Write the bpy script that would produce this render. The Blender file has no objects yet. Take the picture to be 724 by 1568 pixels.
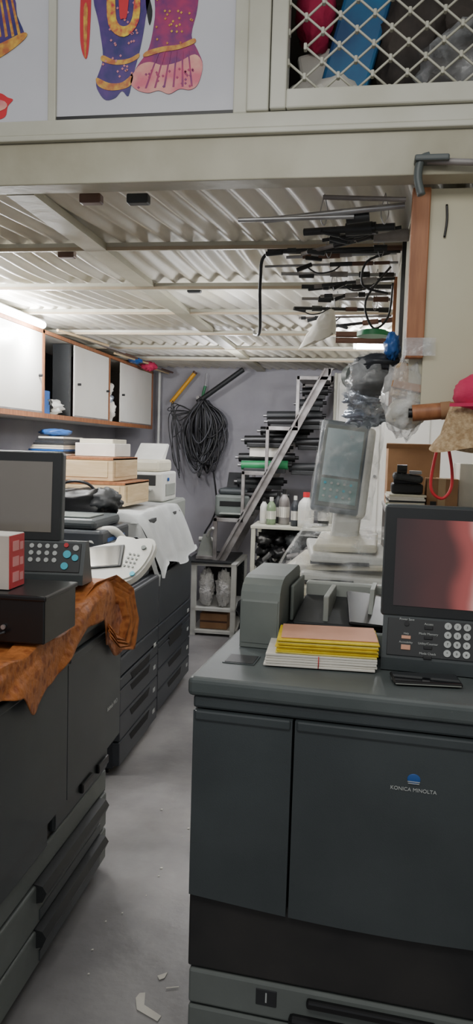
import bpy, math, random, bmesh
from mathutils import Vector, Matrix, noise, Euler
random.seed(7)
rad=math.radians
# ------------------------------------------------------------ camera
yaw,pitch,roll=rad(9),rad(4.87),rad(1.7)
cam=bpy.data.cameras.new('camera'); co=bpy.data.objects.new('camera',cam); bpy.context.collection.objects.link(co)
F=Vector((-math.sin(yaw)*math.cos(pitch),math.cos(yaw)*math.cos(pitch),-math.sin(pitch)))
R0=Vector((math.cos(yaw),math.sin(yaw),0)); U0=R0.cross(F)
R=R0*math.cos(roll)+U0*math.sin(roll); U=U0*math.cos(roll)-R0*math.sin(roll)
M=Matrix((R,U,-F)).transposed().to_4x4(); M.translation=(0,0,1.5); co.matrix_world=M
cam.sensor_fit='VERTICAL'; cam.angle=rad(68); cam.clip_start=.02
bpy.context.scene.camera=co
# ------------------------------------------------------------ materials
def lin(c): return tuple(((v/255)/12.92 if v/255<=.04045 else ((v/255+.055)/1.055)**2.4) for v in c)+(1,)
MC={}
def mat(name,col,rough=.5,metal=0,col2=None,scale=8,bump=0,bscale=40,emit=0,alpha=None,trans=0,coat=0,voro=False,stretch=None):
    if name in MC: return MC[name]
    m=bpy.data.materials.new(name); m.use_nodes=True; nt=m.node_tree; b=nt.nodes['Principled BSDF']
    c1=lin(col); c2=lin(col2) if col2 else tuple(v*.86 for v in c1[:3])+(1,)
    tc=nt.nodes.new('ShaderNodeTexCoord'); mp=nt.nodes.new('ShaderNodeMapping'); nt.links.new(tc.outputs['Object'],mp.inputs[0])
    if stretch: mp.inputs['Scale'].default_value=stretch
    if voro: n=nt.nodes.new('ShaderNodeTexVoronoi'); fac=n.outputs['Distance']
    else: n=nt.nodes.new('ShaderNodeTexNoise'); n.inputs['Detail'].default_value=5; fac=n.outputs['Fac']
    n.inputs['Scale'].default_value=scale; nt.links.new(mp.outputs[0],n.inputs['Vector'])
    r=nt.nodes.new('ShaderNodeValToRGB'); r.color_ramp.elements[0].position=.38; r.color_ramp.elements[1].position=.66
    if voro: r.color_ramp.elements[0].position=.2; r.color_ramp.elements[1].position=.45
    r.color_ramp.elements[0].color=c2; r.color_ramp.elements[1].color=c1
    nt.links.new(fac,r.inputs[0]); nt.links.new(r.outputs[0],b.inputs['Base Color'])
    b.inputs['Roughness'].default_value=rough; b.inputs['Metallic'].default_value=metal
    if coat: b.inputs['Coat Weight'].default_value=coat; b.inputs['Coat Roughness'].default_value=.08
    if bump:
        n2=nt.nodes.new('ShaderNodeTexNoise'); n2.inputs['Scale'].default_value=bscale; n2.inputs['Detail'].default_value=4
        nt.links.new(mp.outputs[0],n2.inputs['Vector'])
        bp=nt.nodes.new('ShaderNodeBump'); bp.inputs['Strength'].default_value=bump; bp.inputs['Distance'].default_value=.02
        nt.links.new(n2.outputs['Fac'],bp.inputs['Height']); nt.links.new(bp.outputs[0],b.inputs['Normal'])
    if emit: b.inputs['Emission Strength'].default_value=emit; nt.links.new(r.outputs[0],b.inputs['Emission Color'])
    if alpha is not None:
        n3=nt.nodes.new('ShaderNodeTexNoise'); n3.inputs['Scale'].default_value=bscale*.6; n3.inputs['Detail'].default_value=6
        nt.links.new(mp.outputs[0],n3.inputs['Vector'])
        mr=nt.nodes.new('ShaderNodeMapRange'); mr.inputs['From Min'].default_value=.42; mr.inputs['From Max'].default_value=.72
        mr.inputs['To Min'].default_value=alpha*.3; mr.inputs['To Max'].default_value=min(1,alpha*2.4)
        nt.links.new(n3.outputs['Fac'],mr.inputs[0]); nt.links.new(mr.outputs[0],b.inputs['Alpha'])
    if trans: b.inputs['Transmission Weight'].default_value=trans
    MC[name]=m; return m
cream=mat('cream_paint',(186,183,165),.5,col2=(158,153,132),scale=3,bump=.1,bscale=15)
creamL=mat('cream_aluminium',(196,195,182),.4,col2=(180,178,162),scale=4)
whiteP=mat('white_laminate',(230,228,222),.35,col2=(218,215,206),scale=2)
lav=mat('lavender_wall',(176,174,180),.7,col2=(152,150,158),scale=1.5,bump=.15,bscale=8)
offw=mat('offwhite_wall',(212,210,200),.7,col2=(196,192,180),scale=2,bump=.1)
floorM=mat('concrete_floor',(158,156,156),.38,col2=(122,120,121),scale=2.6,bump=.1,bscale=26)
ceilM=mat('corrugated_sheet',(236,233,226),.5,col2=(204,197,178),scale=3,bump=.12,bscale=6,stretch=(1,.4,1))
tan=mat('tan_strip',(176,160,136),.6)
wood=mat('brown_wood',(168,112,74),.5,col2=(140,88,55),scale=6,stretch=(8,8,1))
woodL=mat('pale_plywood',(214,192,156),.6,col2=(196,170,130),scale=5,stretch=(1,1,9))
slate=mat('slate_plastic',(66,72,74),.42,col2=(58,64,66),scale=4,bump=.05,bscale=400)
slateT=mat('slate_top',(88,95,95),.45,col2=(76,83,83),scale=5,bump=.05,bscale=400)
slateD=mat('slate_dark',(42,44,46),.5)
skirt=mat('dusty_skirt',(48,46,45),.6,col2=(34,34,35),scale=5)
greyG=mat('grey_green_plastic',(108,114,111),.5)
navy=mat('blue_black_plastic',(52,56,62),.4)
navyD=mat('navy_dark',(34,38,45),.4)
blk=mat('black_plastic',(18,18,20),.35)
blkM=mat('black_void',(10,10,11),.8)
adfG=mat('feeder_grey',(112,119,115),.5)
adfL=mat('feeder_light',(156,160,154),.5)
white=mat('white_plastic',(222,222,216),.4)
cream2=mat('cream_plastic',(214,208,188),.45)
steel=mat('steel',(170,170,172),.35,metal=.7,col2=(140,138,138),scale=12)
steelP=mat('painted_steel',(158,155,154),.5,metal=.3,col2=(120,114,112),scale=9)
red=mat('red_print',(205,40,50),.5)
pink=mat('pink_fabric',(206,48,92),.8,bump=.2)
straw=mat('straw',(196,172,136),.8,col2=(160,132,96),scale=90,bump=.4,bscale=120)
blue=mat('blue_plastic',(40,90,160),.35)
green=mat('green_plastic',(40,130,80),.4)
yellow=mat('yellow_paper',(232,206,40),.7,col2=(218,186,26),scale=40)
peach=mat('peach_paper',(226,168,140),.7)
paper=mat('white_paper',(228,224,214),.7)
card=mat('cardboard',(168,128,92),.8,col2=(150,112,80))
cyan=mat('cyan_button',(60,190,215),.4)
keyW=mat('key_light',(190,194,192),.4)
wrap=mat('clear_wrap',(235,238,240),.08,alpha=.2,bump=1,bscale=22,coat=.5)
poly=mat('polythene_film',(225,228,230),.15,alpha=.26,bump=.8,bscale=16,coat=.4)
rub=mat('cable_rubber',(30,30,33),.45)
rub2=mat('cable_grey',(80,80,86),.5)
tubeE=mat('tube_glow',(250,252,255),.4,col2=(250,252,255),emit=35)
glass=mat('screen_grey',(136,130,122),.12,col2=(120,114,108),scale=1,coat=.6)
glassD=mat('screen_dark',(56,58,62),.12,coat=.6)
orange=mat('brocade_cloth',(186,112,56),.55,col2=(152,82,38),scale=34,voro=True,bump=.35,bscale=45)
greyc=mat('dust_cover_cloth',(190,193,194),.75,bump=.2,bscale=20)
yel=mat('yellow_tube',(236,170,40),.4)
bubble=mat('silver_film',(190,200,215),.2,metal=.5,bump=.8,bscale=25)
brown=mat('brown_plastic',(96,66,52),.5)
grime=mat('dark_rags',(84,76,70),.8,col2=(50,46,44),scale=9,bump=.4,bscale=14)
# ------------------------------------------------------------ builder
class B:
    def __init__(s,name,M=None): s.n=name; s.v=[]; s.f=[]; s.m=[]; s.s=[]; s.ml=[]; s.M=M or Matrix.Identity(4)
    def mi(s,m):
        if m not in s.ml: s.ml.append(m)
        return s.ml.index(m)
    def add(s,vs,fs,m,sm=False,T=None):
        o=len(s.v); k=s.mi(m); X=s.M@T if T is not None else s.M
        s.v+= [X@Vector(v) for v in vs]
        for f in fs: s.f.append([o+i for i in f]); s.m.append(k); s.s.append(sm)
        return s
    def box(s,a,b,m,bev=0,rot=None,seg=2,T=None):
        bm=bmesh.new(); bmesh.ops.create_cube(bm,size=1)
        c=Vector([(a[i]+b[i])/2 for i in range(3)]); d=[abs(b[i]-a[i]) for i in range(3)]
        for v in bm.verts: v.co=Vector([v.co[i]*d[i] for i in range(3)])
        if bev: bmesh.ops.bevel(bm,geom=bm.edges[:],offset=min(bev,min(d)*.45),segments=seg,affect='EDGES',profile=.5)
        Rm=Matrix.Identity(3)
        if rot: Rm=Euler([rad(r) for r in rot]).to_matrix()
        bm.verts.index_update()
        vs=[Rm@v.co+c for v in bm.verts]; fs=[[v.index for v in f.verts] for f in bm.faces]; bm.free()
        return s.add(vs,fs,m,False,T)
    def cyl(s,p,q,r,m,r2=None,seg=16,T=None,cap=True):
        p=Vector(p);q=Vector(q);d=(q-p).normalized(); a=d.orthogonal().normalized(); b=d.cross(a); r2=r if r2 is None else r2
        vs=[];fs=[]
        for k in range(seg):
            t=2*math.pi*k/seg; e=a*math.cos(t)+b*math.sin(t); vs+=[p+e*r,q+e*r2]
        for k in range(seg):
            i=2*k;j=2*((k+1)%seg); fs.append([i,j,j+1,i+1])
        s.add(vs,fs,m,True,T)
        if cap: s.add([vs[2*k] for k in range(seg)],[list(range(seg))[::-1]],m,False,T); s.add([vs[2*k+1] for k in range(seg)],[list(range(seg))],m,False,T)
        return s
    def tube(s,pts,r,m,seg=8,sub=6,T=None):
        P=[Vector(p) for p in pts]
        if sub>1 and len(P)>2:
            Q=[]
            for i in range(len(P)-1):
                p0=P[max(i-1,0)];p1=P[i];p2=P[i+1];p3=P[min(i+2,len(P)-1)]
                for k in range(sub):
                    t=k/sub; Q.append(.5*((2*p1)+(p2-p0)*t+(2*p0-5*p1+4*p2-p3)*t*t+(3*p1-p0-3*p2+p3)*t**3))
            Q.append(P[-1]); P=Q
        vs=[];fs=[];a=None
        for i,p in enumerate(P):
            d=(P[min(i+1,len(P)-1)]-P[max(i-1,0)]).normalized()
            a=d.orthogonal().normalized() if a is None else (a-d*a.dot(d)).normalized()
            b=d.cross(a)
            for k in range(seg):
                t=2*math.pi*k/seg; vs.append(p+(a*math.cos(t)+b*math.sin(t))*r)
        for i in range(len(P)-1):
            for k in range(seg):
                fs.append([i*seg+k,i*seg+(k+1)%seg,(i+1)*seg+(k+1)%seg,(i+1)*seg+k])
        fs.append(list(range(seg))[::-1]); fs.append([(len(P)-1)*seg+k for k in range(seg)])
        return s.add(vs,fs,m,True,T)
    def prism(s,pts,ax,a,b,m,T=None):
        n=len(pts)
        def mk(p,h):
            return (h,p[0],p[1]) if ax=='x' else (p[0],h,p[1]) if ax=='y' else (p[0],p[1],h)
        vs=[mk(p,a) for p in pts]+[mk(p,b) for p in pts]
        fs=[list(range(n)),list(range(n,2*n))[::-1]]+[[i,i+n,(i+1)%n+n,(i+1)%n] for i in range(n)]
        return s.add(vs,fs,m,False,T)
    def grid(s,fn,nu,nv,m,sm=True,T=None):
        vs=[fn(i/nu,j/nv) for i in range(nu+1) for j in range(nv+1)]
        fs=[[i*(nv+1)+j,(i+1)*(nv+1)+j,(i+1)*(nv+1)+j+1,i*(nv+1)+j+1] for i in range(nu) for j in range(nv)]
        return s.add(vs,fs,m,sm,T)
    def blob(s,c,r,m,amp=.2,fr=4,seed=0,nu=28,nv=18,T=None,sq=1):
        c=Vector(c)
        def fn(u,v):
            a=2*math.pi*u;b=math.pi*v-math.pi/2
            d=Vector((math.cos(b)*math.cos(a),math.cos(b)*math.sin(a),math.sin(b)))
            if sq<1: d=Vector([math.copysign(abs(x)**sq,x) for x in d])
            k=1+amp*noise.noise(d*fr+Vector((seed,seed*2.3,0)))+amp*.5*noise.noise(d*fr*2.7+Vector((seed,9,0)))
            return c+Vector((d.x*r[0],d.y*r[1],d.z*r[2]))*k
        return s.grid(fn,nu,nv,m,True,T)
    def text(s,t,size,m,T,ext=.0004):
        cu=bpy.data.curves.new('t','FONT'); cu.body=t; cu.size=size; cu.extrude=ext; cu.align_x='CENTER'; cu.align_y='CENTER'
        o=bpy.data.objects.new('t',cu); bpy.context.collection.objects.link(o)
        dg=bpy.context.evaluated_depsgraph_get(); me=bpy.data.meshes.new_from_object(o.evaluated_get(dg))
        RXm=Matrix.Rotation(rad(90),4,'X')
        s.add([RXm@v.co for v in me.vertices],[list(p.vertices) for p in me.polygons],m,False,T)
        bpy.data.objects.remove(o); bpy.data.meshes.remove(me); bpy.data.curves.remove(cu); return s
    def done(s):
        xs=[v.x for v in s.v];ys=[v.y for v in s.v];zs=[v.z for v in s.v]
        o=Vector(((min(xs)+max(xs))/2,(min(ys)+max(ys))/2,min(zs)))
        me=bpy.data.meshes.new(s.n); me.from_pydata([v-o for v in s.v],[],s.f)
        for m in s.ml: me.materials.append(m)
        me.polygons.foreach_set('material_index',s.m); me.polygons.foreach_set('use_smooth',s.s)
        bm=bmesh.new(); bm.from_mesh(me)
        bmesh.ops.recalc_face_normals(bm,faces=bm.faces); bm.to_mesh(me); bm.free()
        me.update(); ob=bpy.data.objects.new(s.n,me); ob.location=o; bpy.context.collection.objects.link(ob); return ob
def T3(x,y,z): return Matrix.Translation((x,y,z))
def RZ(d): return Matrix.Rotation(rad(d),4,'Z')
def RX(d): return Matrix.Rotation(rad(d),4,'X')
def RY(d): return Matrix.Rotation(rad(d),4,'Y')
# ------------------------------------------------------------ room
YB=6.7
B('floor').box((-2.3,-1.6,-.1),(1.05,YB+.1,0),floorM).done()
B('wall_left').box((-2.3,-1.6,0),(-2.2,YB,3),lav).done()
B('wall_right').box((.95,-1.6,0),(1.05,YB,3),offw).done()
B('wall_back').box((-2.3,YB,0),(1.05,YB+.1,3),lav).done()
c=B('ceiling')
def cf(u,v):
    x=-2.2+3.15*u; y=2.0+4.7*v
    sec=0 if y<2.6 else 1 if y<3.2 else 2 if y<4.45 else 3
    w=math.sin(2*math.pi*(x+.05*math.sin(y*1.9+sec*1.3)-.12*(y-2))/.078+sec*1.7)
    return (x,y,2.2+.011*w+.01*noise.noise(Vector((x*1.5,y*2.5,0))))
c.grid(cf,440,80,ceilM)
c.box((-2.2,1.97,2.9),(.95,6.7,2.95),offw)
c.done()
t=B('trim_1')
for y,w,z in ((2.6,.008,2.178),(3.2,.014,2.168),(3.85,.007,2.178),(4.45,.016,2.162),(5.2,.010,2.175),(5.8,.016,2.167)):
    t.box((-2.19,y-w,z-.010),(.94,y+w,z+.015),creamL)
    t.box((-2.19,y-w-.004,z-.012),(.94,y-w,z+.0),tan)
t.done()
B('trim_2').prism([(-.98,2.01),(-.90,2.01),(-.84,6.68),(-.91,6.68)],'z',2.166,2.19,cream).done()
t=B('trim_3'); t.box((-2.19,1.93,2.165),(.94,2.0,2.27),cream,.003); t.box((-2.19,1.915,2.27),(.94,2.0,2.284),creamL,.003); t.box((-2.19,1.925,2.285),(.94,1.99,2.325),creamL,.004); t.done()
# loft posters behind acrylic
def smooth(P,k=5):
    Q=[];n=len(P)
    for i in range(n):
        p0,p1,p2,p3=[Vector(P[(i+j-1)%n]) for j in range(4)]
        for s_ in range(k):
            t=s_/k; Q.append(tuple(.5*((2*p1)+(p2-p0)*t+(2*p0-5*p1+4*p2-p3)*t*t+(3*p1-p0-3*p2+p3)*t**3)))
    return Q
def art(b,pts,m,y,k=4):
    q=[(-.970+.001795*p-1.75e-7*p*p, 2.619-.00159*r) for p,r in (smooth(pts,k) if k>1 else pts)]
    b.prism(q,'y',y,y+.0008,m)
lam=mat('poster_sheet',(206,206,211),.2,col2=(192,192,199),scale=2,coat=.4)
silkB=mat('print_purple',(40,40,104),.4,col2=(84,52,124),scale=22)
silkP=mat('print_magenta',(166,42,96),.4,col2=(104,34,104),scale=24)
silkO=mat('print_peach',(226,170,150),.4,col2=(206,100,120),scale=16)
gold=mat('print_gold',(214,170,66),.4,col2=(176,96,56),scale=60)
fl=mat('print_garland',(228,200,60),.4,col2=(190,50,60),scale=60)
mot=mat('print_motif',(206,130,120),.4,col2=(190,120,150),scale=60)
p=B('poster_panel')
p.box((-.81,1.945,2.332),(-.345,1.955,2.9),lam)
y=1.9435
art(p,[(148,-20),(226,-20),(224,30),(217,75),(207,115),(200,148),(190,140),(180,150),(166,153),(156,143),(150,124),(160,88),(154,40)],silkB,y)
art(p,[(160,84),(178,92),(200,91),(215,84),(213,92),(196,99),(176,99),(158,92)],gold,y-.001); art(p,[(151,118),(170,127),(190,127),(206,116),(203,132),(188,138),(168,138),(153,130)],gold,y-.001)
random.seed(3)
def dots(x0_,x1_,y0_,y1_,n,m,yy,ok):
    for _ in range(n):
        px,py=random.uniform(x0_,x1_),random.uniform(y0_,y1_)
        if ok(px,py): art(p,[(px-2,py),(px,py-2.2),(px+2,py),(px,py+2.2)],m,yy,1)
dots(160,212,-5,118,46,mot,y-.0012,lambda a,b_:True)
art(p,[(166,-20),(176,-20),(180,30),(192,42),(204,30),(208,-20),(214,-20),(214,35),(192,58),(168,38)],fl,y-.002)
art(p,[(184,-20),(198,-20),(196,26),(190,30),(185,26)],red,y-.002)
art(p,[(126,-20),(140,-20),(139,60),(134,88),(125,60)],red,y); art(p,[(130,10),(136,10),(134,84),(131,70)],gold,y-.001)
art(p,[(242,-20),(298,-20),(302,20),(294,60),(304,84),(312,106),(306,134),(294,143),(278,141),(262,148),(246,142),(230,145),(212,139),(203,126),(212,104),(230,76),(238,30)],silkP,y)
art(p,[(214,104),(232,98),(252,104),(276,100),(300,90),(312,106),(306,134),(294,143),(278,141),(262,148),(246,142),(230,145),(212,139),(203,126)],silkO,y-.001)
art(p,[(226,82),(250,76),(276,74),(298,66),(299,73),(276,81),(250,84),(223,90)],gold,y-.0015)
dots(240,296,0,74,26,gold,y-.0012,lambda a,b_:True); dots(215,304,108,138,26,silkP,y-.0018,lambda a,b_:True)
for q in range(6): art(p,[(244+q*9,84),(246+q*9,84),(228+q*14,138),(225+q*14,138)],silkP,y-.0014,1)
art(p,[(225,-10),(234,20),(230,42),(224,10)],blk,y)
p.box((-.81,1.94,2.326),(-.345,1.947,2.338),blk)
p.done()
p=B('poster_panel'); p.box((-1.5,1.945,2.332),(-.832,1.955,2.9),lam)
art(p,[(-60,-20),(16,-20),(28,15),(40,50),(20,62),(-10,80),(-60,90)],silkB,y); art(p,[(-60,80),(0,58),(38,42),(40,52),(0,80),(-60,100)],gold,y-.001)
for q in range(4): art(p,[(-8+q*8,-20),(-5+q*8,-20),(4+q*10,46),(0+q*10,48)],gold,y-.0006,1)
art(p,[(-40,130),(0,134),(14,142),(22,146),(14,156),(10,172),(-6,178),(-40,186)],red,y); art(p,[(-40,150),(4,146),(10,160),(-40,172)],silkO,y-.001)
p.done()
random.seed(7)
t=B('window_1')
t.box((-2.19,1.93,2.325),(-1.5,1.99,2.9),whiteP); t.box((-.832,1.935,2.325),(-.81,1.985,2.9),creamL,.003)
t.box((-.345,1.93,2.325),(-.31,1.99,2.9),creamL,.003); t.box((-.31,1.92,2.325),(-.255,2.0,2.9),creamL,.004)
t.box((-.252,1.915,2.326),(-.212,1.975,2.9),creamL,.004); t.box((-.212,1.915,2.326),(.94,1.975,2.372),creamL,.004)
t.done()
g=B('security_grille')
x0,x1,z0,z1=-.212,.94,2.372,2.9; px_,pz_=.082,.070
for sgn in (1,-1):
    for k in range(-12,30):
        sl=sgn*pz_/px_; xs=x0+k*px_; pts=[]
        for i in range(0,17):
            z=z0+i*pz_/2; x=xs+(z-z0)/sl
            if x0<=x<=x1 and z<=z1: pts.append((x,1.94+.003*sgn,z))
        if len(pts)>1: g.tube(pts,.003,creamL,6,1)
for k in range(0,15):
    for j in range(0,16):
        x=x0+k*px_+(0 if j%2==0 else px_/2); z=z0+j*pz_/2
        if x<x1 and z<z1: g.box((x-.004,1.932,z-.008),(x+.004,1.948,z+.008),creamL,.002)
g.done()
s=B('loft_clutter')
s.box((-.25,2.02,2.2825),(.93,2.9,2.3),woodL)
s.blob((-.14,2.2,2.40),(.15,.12,.10),paper,.3,3,1); s.blob((-.17,2.22,2.70),(.055,.09,.09),pink,.2,3,2)
s.box((-.13,2.2,2.42),(.0,2.3,2.75),mat('blue_carton',(50,130,180),.5,col2=(34,80,130),scale=5),.01,rot=(0,14,0)); s.box((-.20,2.24,2.40),(-.10,2.32,2.62),paper,.01,rot=(0,-12,0))
s.blob((.10,2.25,2.62),(.1,.1,.2),grime,.4,3,4); s.blob((.3,2.2,2.46),(.2,.14,.14),grime,.4,4,5); s.blob((.3,2.14,2.47),(.2,.12,.15),poly,.3,4,15); s.blob((.22,2.3,2.68),(.2,.12,.12),grime,.4,3,6)
s.blob((.55,2.2,2.5),(.2,.14,.2),card,.4,3,8); s.blob((.55,2.16,2.5),(.2,.14,.2),poly,.4,3,28); s.blob((.45,2.3,2.72),(.15,.1,.12),straw,.4,3,9); s.blob((.10,2.12,2.37),(.12,.08,.07),grime,.3,3,12)
s.blob((.8,2.25,2.6),(.15,.12,.25),grime,.4,3,22)
s.done()
# ------------------------------------------------------------ left wall cabinets
def cabinet():
    b=B('wall_cabinet'); X=-1.8; XB=-2.19
    b.box((XB,2.2,1.64),(X,6.45,1.66),whiteP); b.box((XB,2.2,2.115),(X,6.45,2.13),whiteP); b.box((XB,2.2,1.66),(XB+.01,6.45,2.12),brown)
    for yy in (2.2,3.1,4.14,5.30,6.44): b.box((XB,yy-.01,1.66),(X,yy+.01,2.12),brown if 4<yy<5.5 else whiteP)
    b.box((X,2.2,1.635),(X+.012,6.46,1.662),wood); b.box((X,2.2,2.112),(X+.012,6.46,2.132),wood)
    for yy in (4.14,6.45,3.1): b.box((X,yy-.013,1.66),(X+.012,yy+.013,2.13),wood)
    b.box((X,5.29,1.66),(X+.01,5.315,2.12),wood)
    for a,e in ((3.12,4.12),(2.22,3.08),(4.62,5.28),(5.56,6.42)):
        b.box((X,a,1.665),(X+.01,e,2.11),whiteP,.002); b.box((X+.01,a,1.662),(X+.0125,e,1.672),steelP)
    for yy in (4.08,4.68,5.6,5.24): b.cyl((X+.01,yy,1.87),(X+.03,yy,1.87),.008,blk)
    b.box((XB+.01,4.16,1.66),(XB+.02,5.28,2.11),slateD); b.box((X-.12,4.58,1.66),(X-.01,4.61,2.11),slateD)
    b.blob((-1.95,4.35,1.72),(.12,.14,.07),blk,.3,3,1); b.blob((-1.90,4.45,1.71),(.1,.1,.05),white,.3,3,5); b.blob((-1.88,5.43,1.74),(.09,.08,.09),paper,.3,3,2); b.blob((-1.88,5.43,1.9),(.07,.07,.06),paper,.3,3,3); b.blob((-1.88,5.43,1.82),(.07,.07,.05),bubble,.3,3,3)
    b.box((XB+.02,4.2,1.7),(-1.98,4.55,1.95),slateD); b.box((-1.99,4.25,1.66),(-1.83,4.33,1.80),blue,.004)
    return b.done()
cabinet()
t=B('tube_light'); t.box((-1.80,2.6,2.133),(-1.74,4.05,2.165),white,.005); t.cyl((-1.735,2.65,2.135),(-1.735,4.0,2.135),.019,tubeE); t.done()
t=B('tube_light'); t.box((-.06,4.58,2.13),(.7,4.64,2.16),white,.005); t.cyl((-.04,4.56,2.11),(.68,4.56,2.11),.017,tubeE)
t.box((-.06,4.55,2.1),(-.04,4.62,2.16),white); t.done()
s=B('stick_bundle')
for i in range(7):
    yy=4.2+.35*i; s.cyl((-1.74+.02*random.random(),yy,2.138+.008*(i%3)),(-1.66-.05*random.random(),yy+.7,2.145),.008,[woodL,steelP,brown][i%3],seg=8)
s.blob((-1.7,6.0,2.13),(.06,.08,.035),pink,.4,4,2); s.blob((-1.72,5.7,2.14),(.05,.08,.02),blue,.4,4,5); s.done()
# ------------------------------------------------------------ big print machines
def print_machine(M,w,seams,logo=None,d=.70,left=False):
    b=B('production_printer',M); db=.49 if left else .445
    b.box((.012,.06 if left else .03,.03),(w-.012,d-.01,.945),slateD)
    b.box((-.012,-.018,.925),(w+.012,d,.97),slateT,.012,seg=3)
    b.box((.0,-.006,.895),(w,.03,.924),slate,.006)
    if left: b.box((w-.02,.0,.47),(w,d-.02,.93),slate,.006)
    e=[0]+seams+[w]
    for i in range(len(e)-1):
        a,c=e[i]+.003,e[i+1]-.003; n=10; pts=[(a,.892),(c,.892)]
        bow=[(c+(a-c)*k/n, db-.022*math.sin(math.pi*(((c+(a-c)*k/n))/w))) for k in range(n+1)]
        b.prism(pts+bow,'y',-.012,.03,slate)
        b.box((a+.004,-.017,.87),(c-.004,-.008,.893),slate,.004)
    if not left:
        b.box((.0,.004,.255),(w,.04,.44),skirt,.005)
        b.box((.004,.0,.165),(w-.004,.04,.25),greyG,.006); b.box((.004,.0,.045),(w-.004,.04,.158),greyG,.006)
        b.box((.29,-.014,.215),(.58,.01,.235),blk,.006); b.box((.25,-.018,.155),(.75,.01,.19),blk,.01); b.box((.25,-.016,.06),(.75,.01,.09),blk,.01)
        b.box((.17,-.002,.195),(.22,.004,.235),slateD,.002); b.box((.17,-.002,.1),(.22,.004,.14),slateD,.002)
        b.text('1',.035,keyW,T3(.195,-.003,.215)); b.text('2',.035,keyW,T3(.195,-.003,.12))
        b.box((0,.03,.0),(w,d-.03,.04),slateD)
    else:
        b.box((.0,.035,.28),(w-.01,.07,.50),slateD)
        b.box((.0,.006,.38),(w-.58,.06,.475),slate,.006); b.box((w-.50,.02,.375),(w-.03,.06,.46),slate,.008)
        for q in range(2): b.box((w-.30+.15*q,.008,.40),(w-.20+.15*q,.03,.43),blk,.005)
        b.box((.0,.025,.295),(w-.03,.06,.365),greyG,.006)
        for z0_,z1_ in ((.165,.285),(.045,.155)):
            b.box((.0,.022,z0_),(w-.03,.07,z1_),greyG,.006)
            b.prism([(.03,z1_+.005),(.004,z1_),(-.008,z1_-.018),(.004,z1_-.045),(.03,z1_-.052)],'x',w-.62,w-.09,slateD)
            b.box((w-.60,.019,z0_+.008),(w-.10,.024,z0_+.04),slate,.003)
        b.box((0,.05,.0),(w-.04,d-.03,.045),greyG,.005); b.box((w-1.0,-.0135,.56),(w-.975,-.011,.585),keyW)
    if logo:
        x,z,s_=logo
        b.blob((x,-.0125,z+.028),(.014,.0015,.012),blue,0); b.box((x-.013,-.0148,z+.022),(x+.013,-.0138,z+.0235),keyW); b.box((x-.012,-.0148,z+.018),(x+.012,-.0138,z+.0195),keyW)
        b.text('KONICA MINOLTA',s_,keyW,T3(x,-.0135,z+.004))
    return b
Mr=T3(-.355,1.69,0)@RZ(-4.5)
b=print_machine(Mr,.92,[.238],(.505,.765,.0115))
b.box((.035,.12,.9705),(.115,.20,.9722),slate,.0); b.box((.04,.125,.972),(.11,.195,.9733),slateD)
b.done()
Ml=T3(-.80,.95,0)@RZ(90)
b=print_machine(Ml,1.55,[.40,1.06],None,d=.78,left=True)
b.text('bizhub PRO',.022,keyW,T3(1.46,-.0135,.62)); b.done()
# control panels
def panel(name,M,w,scr,left=False):
    b=B(name,M)
    b.box((0,0,.125),(w,.045,.40),slate,.01,seg=3); b.box((.004,-.004,.13),(w-.004,.0,.396),slateD,.003)
    b.box((.03,-.006,.155),(w-.03,-.003,.368),scr)
    kx=.085 if left else 0
    b.prism([(.04,.13),(.0,.13),(-.03,.03),(-.03,.0),(.10,.0),(.07,.06)],'x',.008,w-.008+kx,slate)
    FT=T3(0,-.0155,.08)@RX(-16.7)
    b.box((.02,-.003,-.045),(w-.02+kx,0,.045),slateD,.002,T=FT)
    for i in range(3 if not left else 4):
        for j in range(4 if not left else 3):
            x=(.162 if not left else w-.085)+(.022 if not left else .024)*i; z=.034-.0215*j
            b.cyl((x,-.003,z),(x,-.006,z),.0085 if not left else .007,keyW,T=FT,seg=18)
            if not left: b.text('123456789*0#'[j*3+i],.008,blk,FT@T3(x,-.0062,z))
    if left:
        for x,z,r,m in ((w+.025,.01,.012,cyan),(w+.05,.03,.009,keyW),(w+.05,.0,.010,cyan),(w+.02,-.026,.011,cyan),(w+.02,.038,.007,red)): b.cyl((x,-.003,z),(x,-.008,z),r,m,T=FT)
    else:
        for j,tx in enumerate(('Access','Mode Memory','Utility/Counter','Mode Check')):
            z=.026-.0235*j; b.box((.107,-.0055,z-.004),(.127,-.003,z+.004),blk,.002,T=FT); b.text(tx,.0075,keyW,FT@T3(.117,-.004,z+.009))
        b.cyl((.065,-.003,.033),(.065,-.006,.033),.006,blk,T=FT); b.text('Power Save',.0075,keyW,FT@T3(.065,-.004,.043))
        b.box((.054,-.0055,-.004),(.076,-.003,.004),peach,.001,T=FT); b.box((.054,-.0055,-.03),(.076,-.003,-.018),peach,.001,T=FT)
        b.text('Accessibility',.0065,keyW,FT@T3(.065,-.004,-.012)); b.text('Help',.0065,keyW,FT@T3(.065,-.004,.009))
        for z in (.034,.012,-.01,-.032): b.box((.25,-.006,z-.007),(.29,-.003,z+.007),keyW,.004,T=FT)
    b.box((w*.3,.03,.0),(w*.7,.14,.02),slateD,.004)
    return b
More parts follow.
